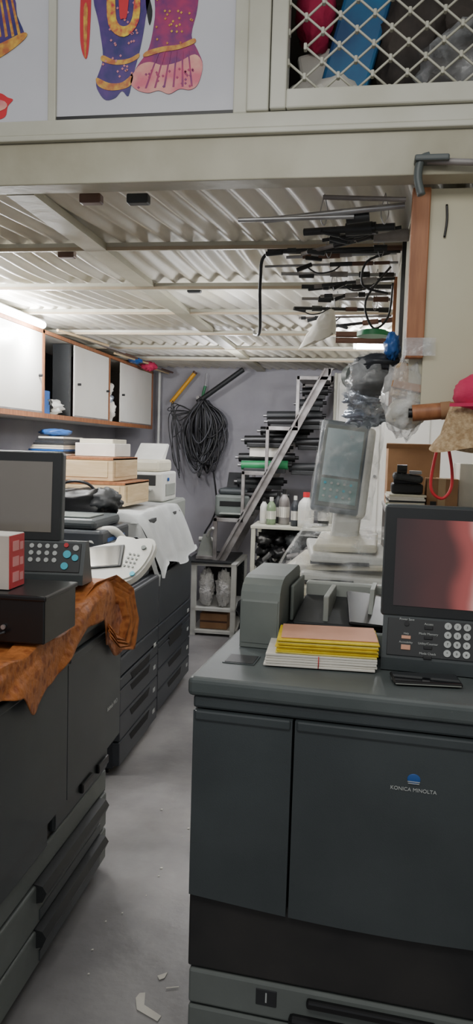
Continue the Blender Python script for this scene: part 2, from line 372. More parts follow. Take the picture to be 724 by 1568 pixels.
def screen_reflection_mat():  # pink reflection on the switched-off screen, painted as an emissive gradient
    m=bpy.data.materials.new('touch_screen_reflection'); m.use_nodes=True; nt=m.node_tree; b=nt.nodes['Principled BSDF']
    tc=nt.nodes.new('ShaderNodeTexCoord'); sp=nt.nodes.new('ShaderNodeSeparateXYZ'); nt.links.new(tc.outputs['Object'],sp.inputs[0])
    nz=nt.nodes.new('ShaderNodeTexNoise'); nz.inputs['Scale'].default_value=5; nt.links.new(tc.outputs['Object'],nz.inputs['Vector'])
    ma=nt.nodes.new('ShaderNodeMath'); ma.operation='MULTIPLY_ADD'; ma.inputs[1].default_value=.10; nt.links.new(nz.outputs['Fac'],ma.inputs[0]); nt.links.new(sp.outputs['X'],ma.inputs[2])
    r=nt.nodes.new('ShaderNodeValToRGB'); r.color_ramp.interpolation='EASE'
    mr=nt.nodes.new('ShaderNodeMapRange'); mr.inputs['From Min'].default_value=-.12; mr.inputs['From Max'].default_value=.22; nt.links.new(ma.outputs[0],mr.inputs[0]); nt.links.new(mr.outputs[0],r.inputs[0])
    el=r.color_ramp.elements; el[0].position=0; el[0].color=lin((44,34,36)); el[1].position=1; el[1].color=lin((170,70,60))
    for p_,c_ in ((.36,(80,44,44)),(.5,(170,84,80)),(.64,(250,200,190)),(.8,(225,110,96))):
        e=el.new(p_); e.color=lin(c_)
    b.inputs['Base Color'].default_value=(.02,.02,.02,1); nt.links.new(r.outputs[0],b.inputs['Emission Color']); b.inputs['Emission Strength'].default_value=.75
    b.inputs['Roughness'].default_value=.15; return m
panel('touch_control_panel',T3(.068,1.875,.973)@RZ(-4.5),.37,screen_reflection_mat()).done()
# ------------------------------------------------------------ left foreground items
c=B('orange_brocade_cloth')
hk=[(1.3,.10),(1.55,.07),(1.64,.09),(1.74,.16),(1.84,.12),(2.0,.07),(2.14,.03),(2.22,.03),(2.3,.13),(2.4,.19),(2.47,.17)]
bk=[(1.3,0),(1.7,.0),(1.95,.0),(2.1,.05),(2.22,.10),(2.36,.09),(2.47,.05)]
def itp(k,y):
    for (a,va),(e,ve) in zip(k,k[1:]):
        if a<=y<=e:
            f_=(y-a)/(e-a); f_=f_*f_*(3-2*f_); return va+(ve-va)*f_
    return k[-1][1]
def clf(u,v):
    y=1.3+1.17*u; h=itp(hk,y); bu=itp(bk,y)
    n=noise.noise(Vector((y*6,v*3,0))); rid=math.sin(y*24+v*5+3*noise.noise(Vector((y*4,v*2,3))))
    if v<.6:
        s_=v/.6; x=-1.15+s_*.36; z=.975+bu*math.sin(min(1,s_*1.3)*math.pi*.6)+.006*rid+.008*n
        if y<2.0: z=.976+.003*rid if x<-.84 else .985+.008*rid
        return (x,y+.01*n,max(z,.973))
    s_=(v-.6)/.4
    x=-.79+.022*math.sin(min(1,s_*2.5)*math.pi/2)+.012*rid*s_+bu*.25*(1-s_)
    z=.985+bu*.9*(1-s_)**.7*.95-h*s_+.006*rid*(1-s_)
    return (max(x,-.772),y+.015*n*s_,z)
c.grid(clf,150,70,orange)
# loose looped end of the cloth: a wide folded band
band=[(-.84,2.10,1.0),(-.81,2.20,1.07),(-.785,2.31,1.075),(-.75,2.39,1.02),(-.74,2.42,.92),(-.745,2.385,.83),(-.762,2.31,.845),(-.768,2.25,.89)]
def bandf(u,v):
    t=u*(len(band)-1); i=min(int(t),len(band)-2); f_=t-i; f_=f_*f_*(3-2*f_)*.5+f_*.5
    P_=Vector(band[i]).lerp(Vector(band[i+1]),f_)
    k=v-.5; rip=.009*math.sin(v*22+u*3)+.006*noise.noise(Vector((u*5,v*6,2)))
    cen=Vector((-.79,2.29,.94)); d=(P_-cen); d.x=0
    if d.length>0: d.normalize()
    return P_+d*(-.055*abs(v))+Vector((.018+rip-.02*k,0,0))+d*rip
c.grid(bandf,60,26,orange)
ob=c.done(); md=ob.modifiers.new('s','SOLIDIFY'); md.thickness=.003
b=B('black_metal_box'); b.box((-1.12,1.74,1.0),(-.745,1.95,1.115),blk,.004); b.box((-1.125,1.735,1.108),(-.74,1.955,1.122),blk,.004); b.cyl((-.85,1.738,1.04),(-.85,1.732,1.04),.006,steel); b.tube([(-1.1,1.72,1.01),(-1.0,1.71,1.002),(-.9,1.71,1.01),(-.84,1.725,1.03)],.004,rub); b.done()
b=B('ink_carton'); b.box((-1.15,1.78,1.1235),(-.858,1.87,1.262),paper,.002); b.box((-.8585,1.782,1.125),(-.857,1.868,1.260),red); b.box((-.895,1.7785,1.125),(-.858,1.7795,1.26),mat('carton_label',(200,190,180),.5))
for z in (1.14,1.18,1.22): b.box((-.8575,1.80,z),(-.856,1.835,z+.025),mat('red_light',(232,150,150),.5)); b.box((-.8575,1.842,z),(-.856,1.86,z+.02),mat('red_light',(232,150,150),.5))
b.done()
b=panel('operator_display',T3(-1.405,2.10,1.072)@RZ(7)@RX(-4),.53,glass,left=True)
b.box((.15,.05,-.099),(.4,.16,.03),slateD,.01); b.done()
# ------------------------------------------------------------ left row of office copiers
def tower(y0,y1,h,name='office_copier',x1=-1.01,x0=-1.72):
    b=B(name)
    b.box((x0,y0,.03),(x1-.03,y1,h),navyD,.008); b.box((x0+.03,y0+.03,0),(x1-.06,y1-.03,.04),blk)
    b.box((x1-.035,y0,h-.27),(x1,y1,h),navy,.01); zz=h-.275
    b.box((x1-.035,y0,h-.36),(x1,y1,zz),navy,.008)
    zs=[.045,.16,.28,.40,h-.365]
    for i in range(4):
        b.box((x1-.035,y0+.002,zs[i]),(x1,y1-.002,zs[i+1]-.006),navy,.006)
        ym=(y0+y1)/2; b.prism([(ym-.17,zs[i+1]-.02),(ym+.17,zs[i+1]-.02),(ym+.14,zs[i+1]-.055),(ym-.14,zs[i+1]-.055)],'x',x1-.004,x1+.0015,blkM)
        b.box((x1-.001,y1-.09,zs[i]+.05),(x1+.0015,y1-.05,zs[i]+.07),keyW)
    return b
b=tower(3.2,3.85,.82)
b.box((-1.70,3.22,.82),(-1.06,3.83,.93),navyD,.01); b.box((-1.70,3.24,.93),(-1.10,3.81,.985),slateD,.012)
b.box((-1.011,3.30,.72),(-1.009,3.34,.75),cyan)
b.done()
Mo=T3(-1.035,3.13,.992)@RZ(-14)@RX(44)@RY(6)@Matrix.Scale(.88,4)
b=B('white_operator_panel',Mo)
out=[(-.20,-.10),(-.06,-.15),(.12,-.12),(.19,-.02),(.19,.13),(.10,.15),(-.18,.02)]
out=smooth(out,4)
b.prism(out,'z',-.015,.02,white); b.prism([(x*.94,y*.9) for x,y in out],'z',.02,.028,white)
b.box((-.165,-.075,.028),(.065,.06,.036),slateD,.004,rot=(0,0,16)); b.box((-.15,-.066,.036),(.05,.05,.0375),glassD,rot=(0,0,16))
for i in range(4):
    for j in range(3): b.cyl((.09+.022*j,-.03+.024*i,.028),(.09+.022*j,-.03+.024*i,.033),.006,adfL)
b.cyl((.145,.09,.028),(.145,.09,.036),.012,adfG); b.cyl((.15,-.07,.028),(.15,-.07,.034),.013,cyan)
b.box((-.05,.05,-.12),(.06,.18,-.01),white,.02)
b.done()
b=B('desk_telephone'); T=T3(-1.13,3.40,.987)@RZ(-25)
b.box((-.07,-.09,0),(.09,.09,.05),white,.015,T=T); b.tube([(-.02,-.11,.05),(-.03,-.05,.10),(-.03,.05,.10),(-.02,.11,.05)],.02,white,10,T=T); b.box((.01,-.06,.05),(.08,.06,.056),slateD,.003,T=T); b.done()
b=tower(3.93,4.72,.80,x1=-1.03)
b.box((-1.70,3.95,.80),(-1.10,4.70,1.10),slateD,.02); b.done()
c=B('dust_cover_cloth')
def dc(u,v):
    y=3.88+.90*u; x=-1.50+.495*v
    e=max(0,min(1,(x+1.14)/.12)); z=1.135-.27*e**1.3
    ed=max(0,(abs(u-.5)-.46)/.04); z-=.05*ed
    z+=.018*noise.noise(Vector((y*6,x*6,0)))-(.03+.03*math.sin(y*9))*(v>.97)
    return (x+(.010*math.sin(y*26)+.010*noise.noise(Vector((y*9,0,0))))*e+.012*e,y,z)
c.grid(dc,110,70,greyc)
c.grid(lambda u,v:(-1.50+.49*u,3.88+.006*math.sin(u*30)-.012*v,(1.135-.27*max(0,min(1,((-1.50+.49*u)+1.14)/.12))**1.3-.05)-.12*v*(1-.5*u)),60,8,greyc)
c.done()
b=tower(4.83,5.5,.8,x1=-1.22); b.box((-1.7,4.85,.8),(-1.25,5.48,1.12),adfL,.02); b.done()
b=B('desktop_printer')
b.box((-1.52,3.30,.988),(-1.14,3.72,1.10),navy,.015); b.box((-1.50,3.32,1.10),(-1.18,3.70,1.15),slate,.02); b.box((-1.49,3.295,1.02),(-1.2,3.31,1.05),blkM,.003); b.box((-1.15,3.38,1.04),(-1.138,3.64,1.06),blue,.004); b.box((-1.42,3.24,1.0),(-1.22,3.34,1.012),slateD,.003); b.box((-1.45,3.36,1.15),(-1.22,3.56,1.158),adfG,.003); b.done()
b=B('black_camera_bag'); b.blob((-1.44,3.80,1.18),(.18,.10,.08),blk,.25,3,3,sq=.6); b.blob((-1.30,3.78,1.2),(.1,.08,.07),slateD,.3,3,6); b.tube([(-1.55,3.8,1.2),(-1.5,3.75,1.29),(-1.38,3.76,1.29),(-1.32,3.82,1.2)],.008,rub); b.done()
b=B('wooden_drawer_crate')
for (a,e) in (((-1.84,4.02,1.155),(-1.26,4.5,1.285)),((-1.86,4.05,1.29),(-1.34,4.52,1.42))):
    b.box(a,e,woodL,.004); b.box((a[0]+.03,a[1]-.004,a[2]+.02),(e[0]-.03,a[1]+.001,e[2]-.02),woodL,.002); b.box((e[0]-.001,a[1]+.03,a[2]+.02),(e[0]+.004,e[1]-.03,e[2]-.02),woodL,.002)
    b.box((a[0],a[1]-.003,e[2]-.012),(e[0],e[1],e[2]+.002),wood)
b.box((-1.62,4.2,1.424),(-1.38,4.5,1.50),paper,.004); b.box((-1.60,4.22,1.50),(-1.40,4.48,1.525),cream2,.003); b.done()
b=B('document_stack')
for i in range(9): b.box((-1.88+.01*i,4.1,1.424+.012*i),(-1.65,4.4,1.434+.012*i),[paper,slateD,blue,paper,cream2,slateD,navy,slateD,paper][i])
b.blob((-1.76,4.25,1.555),(.09,.1,.022),blue,.2,3,3); b.done()
b=B('desktop_printer')
b.box((-1.58,4.88,1.122),(-1.27,5.25,1.32),white,.015); b.box((-1.56,4.90,1.32),(-1.30,5.23,1.40),cream2,.02); b.box((-1.54,4.875,1.23),(-1.32,4.882,1.30),slateD,.003); b.box((-1.52,4.82,1.2),(-1.34,4.9,1.212),white,.003)
b.box((-1.271,4.95,1.16),(-1.265,5.2,1.24),adfL,.003); b.prism([(5.1,1.40),(5.2,1.40),(5.3,1.5),(5.27,1.51)],'x',-1.54,-1.34,white); b.cyl((-1.28,5.0,1.27),(-1.26,5.0,1.27),.012,blue)
b.done()
# ------------------------------------------------------------ right machine top
b=B('document_feeder',Mr@T3(-.035,0,0))
prof=[(.28,.972),(.28,1.10),(.285,1.12),(.30,1.137),(.33,1.150),(.36,1.155),(.58,1.155),(.61,1.145),(.62,1.13),(.62,.972)]
b.prism(prof,'x',.075,.18,adfG); b.prism([(y,z) for y,z in [(.278,.985),(.278,1.095),(.288,1.12),(.288,.985)]],'x',.08,.175,adfG)
b.box((.18,.30,.972),(.56,.62,1.01),adfG,.008); b.box((.185,.288,.974),(.56,.30,1.035),adfG,.004)
b.box((.18,.33,1.01),(.56,.62,1.018),slateD); b.box((.20,.38,1.03),(.48,.62,1.045),slateD,.004,rot=(8,0,0)); b.box((.34,.36,1.05),(.54,.6,1.06),blk,.004,rot=(10,4,8))
b.box((.185,.42,1.02),(.195,.62,1.12),adfG,.004); b.box((.28,.40,1.02),(.295,.6,1.10),adfL,.003); b.prism([(.38,1.02),(.62,1.02),(.62,1.11),(.5,1.11)],'x',.40,.412,adfL)
b.box((.20,.62,.98),(.56,.655,1.10),adfL,.006)
b.done()
b=B('paper_bundle',T3(-.205,1.80,.9735)@RZ(2))
for i in range(5):
    o=.003*random.uniform(-1,1); b.box((o,o,.006*i),(.268+o,.17,.006*i+.0052),paper,.001,rot=(0,0,random.uniform(-1,1)))
for i in range(11):
    o=.006*random.uniform(-1,1); b.box((.03+o,.01+o,.031+.003*i),(.272+o*.5,.17+o,.0335+.003*i),yellow if i%4 else mat('yellow_paper_light',(240,226,120),.7),rot=(0,0,random.uniform(-1.5,1.5)))
b.box((.035,.03,.0645),(.27,.172,.0665),peach,rot=(0,0,1.5)); b.tube([(.13,-.002,.0),(.13,-.003,.03)],.0012,red)
b.done()
b=B('smartphone',T3(.10,1.722,.9735)@RZ(5)); b.box((0,0,0),(.155,.078,.009),blk,.004); b.box((.004,.004,.009),(.151,.074,.0095),mat('phone_glass',(20,20,24),.05,coat=1)); b.box((-.0005,.03,.001),(.0,.045,.006),steel); b.box((.004,-.0005,.002),(.151,.0005,.004),adfL); b.done()
b=B('wrapped_copier')
b.box((-.24,2.5,.02),(.30,3.1,.92),cream2,.015); b.box((-.26,2.48,.92),(.32,3.12,1.0),white,.012); b.box((-.235,2.56,1.0),(.20,3.10,1.04),cream2,.01)
b.box((-.20,2.58,1.045),(.16,3.05,1.075),white,.01,rot=(0,3,5)); b.box((-.22,2.62,1.085),(.14,3.05,1.105),cream2,.006,rot=(0,-3,-5)); b.box((-.17,2.60,1.115),(.12,3.0,1.145),white,.008,rot=(1,2,6)); b.box((-.14,2.64,1.152),(.08,2.98,1.18),cream2,.008,rot=(2,-2,-2))
b.box((-.19,2.57,1.045),(.0,2.61,1.06),slateD); b.box((-.15,2.60,1.108),(.05,2.64,1.12),slateD)
b.cyl((-.02,2.95,1.15),(-.0,2.95,1.35),.03,white)
b.done()
Mp=T3(-.065,2.86,1.44)@RZ(4)@RY(6)@RX(-12)
b=B('tilting_touch_panel',Mp)
b.box((-.092,0,-.175),(.092,.03,.175),mat('panel_bezel',(96,106,114),.4),.02,seg=4); b.box((-.078,-.004,-.155),(.078,.0,.155),adfG,.003)
scr=mat('pale_screen',(160,176,178),.2,col2=(128,148,154),scale=3,emit=.06)
b.box((-.066,-.007,-.04),(.07,-.003,.14),scr); b.box((-.066,-.007,-.14),(.07,-.003,-.05),mat('teal_keys_panel',(140,166,164),.4,col2=(116,148,148)))
for i in range(5):
    for j in range(3): b.cyl((-.05+.024*i,-.007,-.068-.025*j),(-.05+.024*i,-.011,-.068-.025*j),.005,keyW if (i+j)%4 else cyan)
b.box((.074,.0,-.18),(.115,.10,.165),white,.02,seg=3); b.box((-.05,.03,-.14),(.10,.09,.14),white,.02)
b.box((.0,.04,-.31),(.10,.10,-.12),white,.01); b.done()
b=B('plastic_wrap_film')
def wf(u,v):
    a=2*math.pi*u; z=1.24+.37*v
    n=noise.noise(Vector((math.cos(a)*3,math.sin(a)*3,z*14)))*.012
    ca,sa=math.cos(a),math.sin(a); k=.6
    x=math.copysign(abs(ca)**k,ca)*(.118+n); y=math.copysign(abs(sa)**k,sa)*(.075+n)
    return (-.045+x+(z-1.44)*.11,2.89+y+(z-1.44)*.16,z)
b.grid(wf,70,50,wrap)
def wf2(u,v):
    x=-.26+.5*u; y=2.5+.6*v
    e=max(0,1-min(v/.18,1)); e2=max(0,1-min(min(u,1-u)/.12,1))
    return (x,y,1.20-.15*e**.8-.10*e2+.02*noise.noise(Vector((x*16,y*16,1))))
b.grid(wf2,60,50,wrap); b.done()
# ------------------------------------------------------------ right side hanging cabinet
b=B('hanging_cabinet')
b.box((.115,2.03,1.63),(.94,3.0,2.16),cream,.003); b.box((.105,2.0,1.74),(.15,2.035,2.16),wood,.003)
b.box((.15,2.015,1.62),(.94,2.031,2.16),mat('ivory_panel',(200,196,172),.5,col2=(190,184,158),scale=2))
b.box((.103,2.035,1.62),(.116,3.0,1.64),wood); b.box((.103,2.99,1.62),(.116,3.0,2.16),wood); b.box((.103,2.4,1.64),(.116,2.42,2.16),blk)
b.tube([(.19,2.012,2.12),(.192,2.01,2.08),(.188,2.011,2.04)],.003,blk)
b.box((.10,1.998,1.745),(.18,2.0,1.79),poly)
b.done()
b=B('hanging_rods')
def rod(p,q,r,m): b.cyl(p,q,r,m,seg=12)
rod((-.345,2.06,2.105),(-.04,2.08,2.115),.006,steel); rod((-.28,2.10,2.115),(.09,2.06,2.135),.008,steel); rod((-.06,2.1,2.115),(.0,2.095,2.12),.014,slateD)
rod((-.12,2.03,2.15),(.09,2.03,2.14),.006,steelP)
L=[((-.18,2.2,2.11),(.07,2.16,2.11),.010),((-.20,2.40,2.10),(.0,2.25,2.11),.006),((-.31,2.42,2.115),(.1,2.46,2.13),.006),((-.34,2.6,2.11),(.1,2.6,2.12),.004),
    ((-.24,2.92,2.11),(.1,2.95,2.115),.008),((-.18,3.1,2.11),(.1,3.1,2.12),.006),((-.30,3.3,2.10),(.1,3.4,2.11),.007),((-.30,2.75,2.12),(.1,2.78,2.12),.006),((-.1,2.3,2.12),(.1,2.3,2.125),.010),
    ((-.30,3.55,2.10),(.12,3.6,2.12),.005),((-.2,3.75,2.09),(.14,3.7,2.12),.007),((-.26,2.52,2.12),(.09,2.50,2.125),.005),((-.16,2.85,2.10),(.1,2.83,2.12),.006),((-.26,3.2,2.12),(.1,3.22,2.12),.006),((-.13,2.25,2.10),(.09,2.22,2.125),.005)]
for i,(a,q,r) in enumerate(L):
    m=[slateD,steelP,blk,steel][i%4]
    rod(a,q,r,m)
    a=Vector(a);q=Vector(q);d=q-a
    for k in range(3):
        t=random.random()*.9; c0=a+d*t; rod(c0,c0+d.normalized()*random.uniform(.02,.08),r*random.uniform(1.3,1.9),random.choice([blk,steelP,slateD,brown]))
    t=.02+random.random()*.3; c0=a+d*t; b.box(c0-Vector((.03,.006,.014)),c0+Vector((.025,.006,.0)),random.choice([blk,slateD]),.003,rot=(0,random.uniform(-25,25),0))
    if i%3==0: b.tube([c0,c0+Vector((.04,0,-.025)),c0+Vector((.09,0,-.02)),c0+Vector((.12,0,.0))],.0025,rub,6)
rod((-.14,3.9,2.08),(.14,3.92,2.08),.014,brown); rod((-.14,3.9,2.05),(.14,3.92,2.05),.014,brown)
for y in (2.1,2.45,2.95,3.35): 
    for x in (-.12,.04): b.tube([(x,y,2.18),(x-.01,y,2.13),(x,y,2.10),(x+.01,y,2.13),(x,y,2.18)],.0015,steel,5)
b.done()
b=B('hanging_cable'); b.tube([(.1,2.46,2.12),(-.2,2.45,2.118),(-.315,2.44,2.11),(-.335,2.46,2.03),(-.35,2.6,1.90),(-.41,2.9,1.93),(-.44,3.1,1.97)],.0055,rub,8,8)
b.tube([(.08,2.7,2.13),(0,2.72,2.02),(.03,2.74,1.93),(.08,2.75,1.97),(.09,2.72,2.08)],.004,rub); b.tube([(.09,2.5,2.13),(.0,2.5,2.1),(-.01,2.52,2.03),(.07,2.5,2.0)],.004,rub); b.done()
b=B('plastic_carry_bag')
def bag(u,v):
    a=2*math.pi*u; w=.012+.065*v*(1-.25*v)
    return (-.15-.05*v+math.cos(a)*w*1.3,3.34+math.sin(a)*w*.5,2.11-.145*v+.035*math.cos(a)*v+.014*noise.noise(Vector((math.cos(a)*3,math.sin(a)*3,v*6))))
b.grid(bag,30,24,paper); b.done()
b=B('wrapped_parts_bundle')
b.blob((.03,2.32,1.71),(.07,.08,.045),slateD,.2,3,1); b.blob((.080,2.25,1.80),(.022,.04,.04),blue,.3,4,2); b.blob((-.0,2.35,1.66),(.05,.06,.03),bubble,.5,4,3); b.blob((.02,2.5,1.62),(.07,.07,.04),bubble,.4,4,4)
b.blob((.045,2.3,1.755),(.07,.07,.03),navy,.25,3,14)
b.cyl((-.035,2.32,1.72),(-.02,2.3,1.72),.035,adfG); b.cyl((-.04,2.32,1.72),(-.035,2.32,1.72),.02,blk)
b.box((.08,2.03,1.64),(.15,2.09,1.73),straw,.012,rot=(0,8,6)); b.blob((.115,2.05,1.60),(.05,.035,.04),cream2,.15,3,8); b.box((.075,2.02,1.66),(.155,2.03,1.68),card,.003,rot=(0,10,0))
b.blob((.112,2.05,1.64),(.058,.045,.10),poly,.25,4,9); b.blob((.03,2.31,1.70),(.085,.085,.085),poly,.25,4,19); b.done()
b=B('wrapped_brown_roll'); b.cyl((.13,2.0,1.60),(.33,1.99,1.62),.021,wood); b.cyl((.12,2.0,1.60),(.13,2.0,1.60),.012,blk); b.cyl((.2,1.998,1.607),(.225,1.996,1.61),.0225,card); b.done()
b=B('green_lid'); b.cyl((.03,2.7,1.895),(.03,2.7,1.91),.055,green,seg=32); b.cyl((.03,2.7,1.91),(.03,2.7,1.915),.045,green,seg=32); b.done()
b=B('straw_hat',T3(.30,1.94,1.515))
def hat(u,v):
    a=2*math.pi*u
    pr=[(0,.13),(.05,.127),(.085,.10),(.10,.05),(.105,.03),(.12,.01),(.13,-.005)]
    t=v*(len(pr)-1); i=min(int(t),len(pr)-2); f_=t-i; r=pr[i][0]*(1-f_)+pr[i+1][0]*f_; z=pr[i][1]*(1-f_)+pr[i+1][1]*f_
    return (r*math.cos(a),r*math.sin(a)*.45,z+.008*math.sin(a*3)*v)
b.grid(hat,40,24,straw); b.done()
b=B('pink_cap',T3(.33,1.93,1.625))
b.blob((0,0,.02),(.11,.06,.06),pink,.12,3,2); b.prism([(-.12,-.03),(-.04,-.07),(.06,-.08),(.1,-.03)],'z',-.012,-.004,pink); b.done()
b=B('red_handle_loop'); b.tube([(.20,2.0,1.535),(.185,2.0,1.44),(.19,2.0,1.40),(.215,2.0,1.385),(.235,2.0,1.41),(.235,2.0,1.46),(.22,2.0,1.53)],.004,red,8,6); b.done()
b=B('roller_bracket'); b.cyl((.13,1.91,2.19),(.40,1.90,2.17),.008,steelP); b.tube([(.135,1.905,2.20),(.115,1.905,2.19),(.11,1.905,2.15),(.12,1.905,2.11)],.010,slateT,8); b.box((.10,1.89,2.185),(.18,1.930,2.2),slateT,.004); b.done()
b=B('storage_rack')
for x in (.14,.90):
    for y in (3.22,3.78): b.box((x-.015,y-.015,0),(x+.015,y+.015,1.24),steelP)
for z in (.3,.75,1.24): b.box((.12,3.18,z),(.92,3.8,z+.02),steelP,.003)
b.done()
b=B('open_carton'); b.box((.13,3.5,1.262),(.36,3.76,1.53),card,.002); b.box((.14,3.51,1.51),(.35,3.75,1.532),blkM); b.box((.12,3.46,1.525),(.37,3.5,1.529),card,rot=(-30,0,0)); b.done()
b=B('small_carton'); b.box((.285,3.24,1.262),(.41,3.36,1.395),card,.002); b.box((.33,3.239,1.262),(.36,3.361,1.396),mat('packing_tape',(190,160,120),.3)); b.box((.30,3.2385,1.28),(.325,3.24,1.3),blk); b.done()
b=B('white_carton'); b.box((.42,3.3,1.262),(.62,3.5,1.46),paper,.003); b.box((.50,3.299,1.262),(.54,3.501,1.461),mat('packing_tape',(190,160,120),.3)); b.done()
b=B('paper_stack')
for i in range(8): b.box((.122+.005*(i%3),3.20,1.261+.008*i),(.272+.006*(i%2),3.44,1.2685+.008*i),[paper,green,paper,cream2,slateD,paper,paper,cream2][i],rot=(0,0,random.uniform(-3,3)))
b.done()
b=B('black_stapler'); b.box((.14,3.24,1.326),(.27,3.36,1.37),blk,.01); b.box((.145,3.23,1.378),(.268,3.34,1.41),slateD,.012,rot=(0,6,0)); b.box((.15,3.27,1.36),(.25,3.33,1.385),blk); b.cyl((.16,3.24,1.43),(.20,3.24,1.43),.018,blk); b.cyl((.18,3.24,1.40),(.18,3.24,1.43),.008,blk); b.box((.21,3.225,1.41),(.26,3.26,1.425),steel,.003); b.done()
# ------------------------------------------------------------ back of the shop
b=B('steel_staircase')
for yy in (5.88,6.48):
    b.prism([(-1.09,.60),(-1.01,.60),(-.22,2.12),(-.29,2.12)],'y',yy,yy+.03,steelP)
    if yy<6: b.prism([(-1.075,.605),(-1.06,.605),(-.275,2.115),(-.285,2.115)],'y',yy-.02,yy,steelP)
st=[(-1.115,.94),(-.90,1.317),(-.72,1.67),(-.495,2.06)]
for i,(x,z) in enumerate(st):
    xn=st[i+1][0] if i<3 else -.26
    for yy in (5.88,6.48):
        b.box((x,yy,z-.03),(xn+.025,yy+.03,z),steelP,.003)
        b.box((xn,yy,z-.0),(xn+.025,yy+.03,(st[i+1][1] if i<3 else 2.12)),steelP,.003)
    b.box((x,5.9,z-.012),(xn,6.5,z),steelP)
b.box((-1.115,5.88,.60),(-1.085,5.91,.94),steelP,.003)
b.done()
b=B('drum_rollers')
for x0_,x1_,z,y,m in ((-.92,-.55,1.36,6.0,green),(-.95,-.5,1.42,6.05,blk),(-.9,-.52,1.56,6.0,blk),(-.86,-.55,1.50,6.1,slateD),(-.72,-.28,1.71,6.0,blk),(-.74,-.3,1.76,6.1,slateD),(-.9,-.56,1.12,6.0,blk),(-.88,-.58,1.06,6.05,slateD),(-.5,-.3,1.86,6.1,slateD),(-.46,-.26,1.95,6.05,blk),(-.55,-.3,1.35,6.1,slateD),(-.5,-.3,1.55,6.05,blk),(-.98,-.6,1.22,6.2,slateD),(-.8,-.4,1.64,6.2,blk)):
    b.cyl((x0_,y,z),(x1_,y,z+.01),.036,m); b.cyl((x0_-.03,y,z),(x0_,y,z),.012,steel); b.cyl((x1_,y,z+.01),(x1_+.03,y,z+.01),.014,blk); b.box((x0_+.02,y-.03,z-.055),(x1_-.02,y+.03,z-.02),slateD if m is green else m,.005)
b.box((-.86,6.0,1.43),(-.6,6.2,1.52),paper,.003)
b.done()
b=B('old_laser_printer'); b.box((-1.12,5.95,.944),(-.84,6.3,1.12),adfG,.02); b.box((-1.10,5.97,1.12),(-.86,6.28,1.17),slate,.02); b.box((-1.08,5.945,1.03),(-.88,5.955,1.07),blkM,.002); b.box((-1.07,5.88,.97),(-.89,5.96,.98),adfL,.002); b.prism([(6.2,1.17),(6.25,1.17),(6.32,1.28),(6.29,1.29)],'x',-1.07,-.9,slateD); b.done()
b=B('low_shelf_unit')
for x in (-1.25,-.93):
    for y in (5.84,6.4): b.box((x-.02,y-.02,0),(x+.02,y+.02,.58),white,.002)
for z in (.02,.20,.56): b.box((-1.27,5.82,z),(-.91,6.42,z+.025),white,.002)
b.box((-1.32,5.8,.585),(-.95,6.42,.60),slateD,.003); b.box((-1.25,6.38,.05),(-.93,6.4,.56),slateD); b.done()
b=B('feather_duster')
for cx,s_ in ((-1.16,1),(-1.02,4)):
    b.blob((cx,5.90,.375),(.06,.06,.145),mat('white_fluff',(236,234,232),.9,bump=.8,bscale=60),.35,6,s_)
    b.cyl((cx,5.90,.50),(cx,5.90,.545),.012,blk)
b.done()
b=B('floor_carton'); b.box((-1.20,5.87,.047),(-.98,6.2,.17),card,.003); b.box((-1.20,5.869,.1),(-.98,5.871,.115),brown); b.done()
b=B('hole_punch_press'); b.box((-1.25,5.88,.602),(-1.1,6.1,.63),steelP,.004); b.box((-1.24,5.95,.63),(-1.12,6.05,.72),steelP,.01); b.cyl((-1.25,6.0,.75),(-1.11,6.0,.75),.02,white); b.tube([(-1.2,5.98,.72),(-1.15,5.9,.82),(-1.11,5.86,.86)],.012,white); b.prism([(-1.25,.63),(-1.11,.63),(-1.15,.80),(-1.2,.80)],'y',5.92,5.95,adfL); b.done()
b=B('bottle_shelf')
for x in (-.73,-.1):
    for y in (5.42,5.78): b.box((x-.015,y-.015,0),(x+.015,y+.015,.93),creamL,.002)
for z in (.1,.57,.92): b.box((-.75,5.4,z),(-.08,5.8,z+.02),creamL,.002)
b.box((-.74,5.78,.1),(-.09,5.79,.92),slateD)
for k in range(14): b.blob((-.66+.11*(k%5),5.47+.08*(k%2),.65+.09*(k//5)),(.06,.06,.05),random.choice([blk,slateD,steelP,slateD,blk]),.5,5,k,18,12)
for k in range(5): b.cyl((-.68+.1*k,5.46,.66+.03*(k%3)),(-.6+.1*k,5.44,.74+.03*(k%2)),.018,random.choice([steel,blk,steelP]))
for k in range(6): b.cyl((-.7+.09*k,5.5,.2),(-.66+.09*k,5.5,.4),.03,random.choice([blk,slateD,steelP]))
b.done()
def bottle(x,y,h,r,m,cap):
    b=B('chemical_bottle',T3(x,y,.942))
    pr=[(0,0),(r,.0),(r,h*.62),(r*.85,h*.72),(r*.4,h*.84),(r*.36,h*.88)]
    n=len(pr)-1
    def fn(u,v):
        i=min(int(v*n),n-1); f_=v*n-i; q=[pr[i][j]*(1-f_)+pr[i+1][j]*f_ for j in (0,1)]
        return (q[0]*math.cos(6.28319*u),q[0]*math.sin(6.28319*u),q[1])
    b.grid(fn,20,20,m); b.cyl((0,0,h*.86),(0,0,h),r*.42,cap); b.cyl((0,0,h*.2),(0,0,h*.5),r*1.01,paper,cap=False); b.done()
for a in ((-.62,5.55,.20,.035,mat('amber_bottle',(120,140,110),.2),white),(-.53,5.6,.26,.04,steelP,blk),(-.44,5.5,.22,.03,navy,white),(-.36,5.47,.25,.058,white,red),(-.24,5.6,.2,.04,slateD,blk),(-.68,5.6,.19,.03,white,blk),(-.58,5.68,.24,.035,slateD,blk)): bottle(*a)
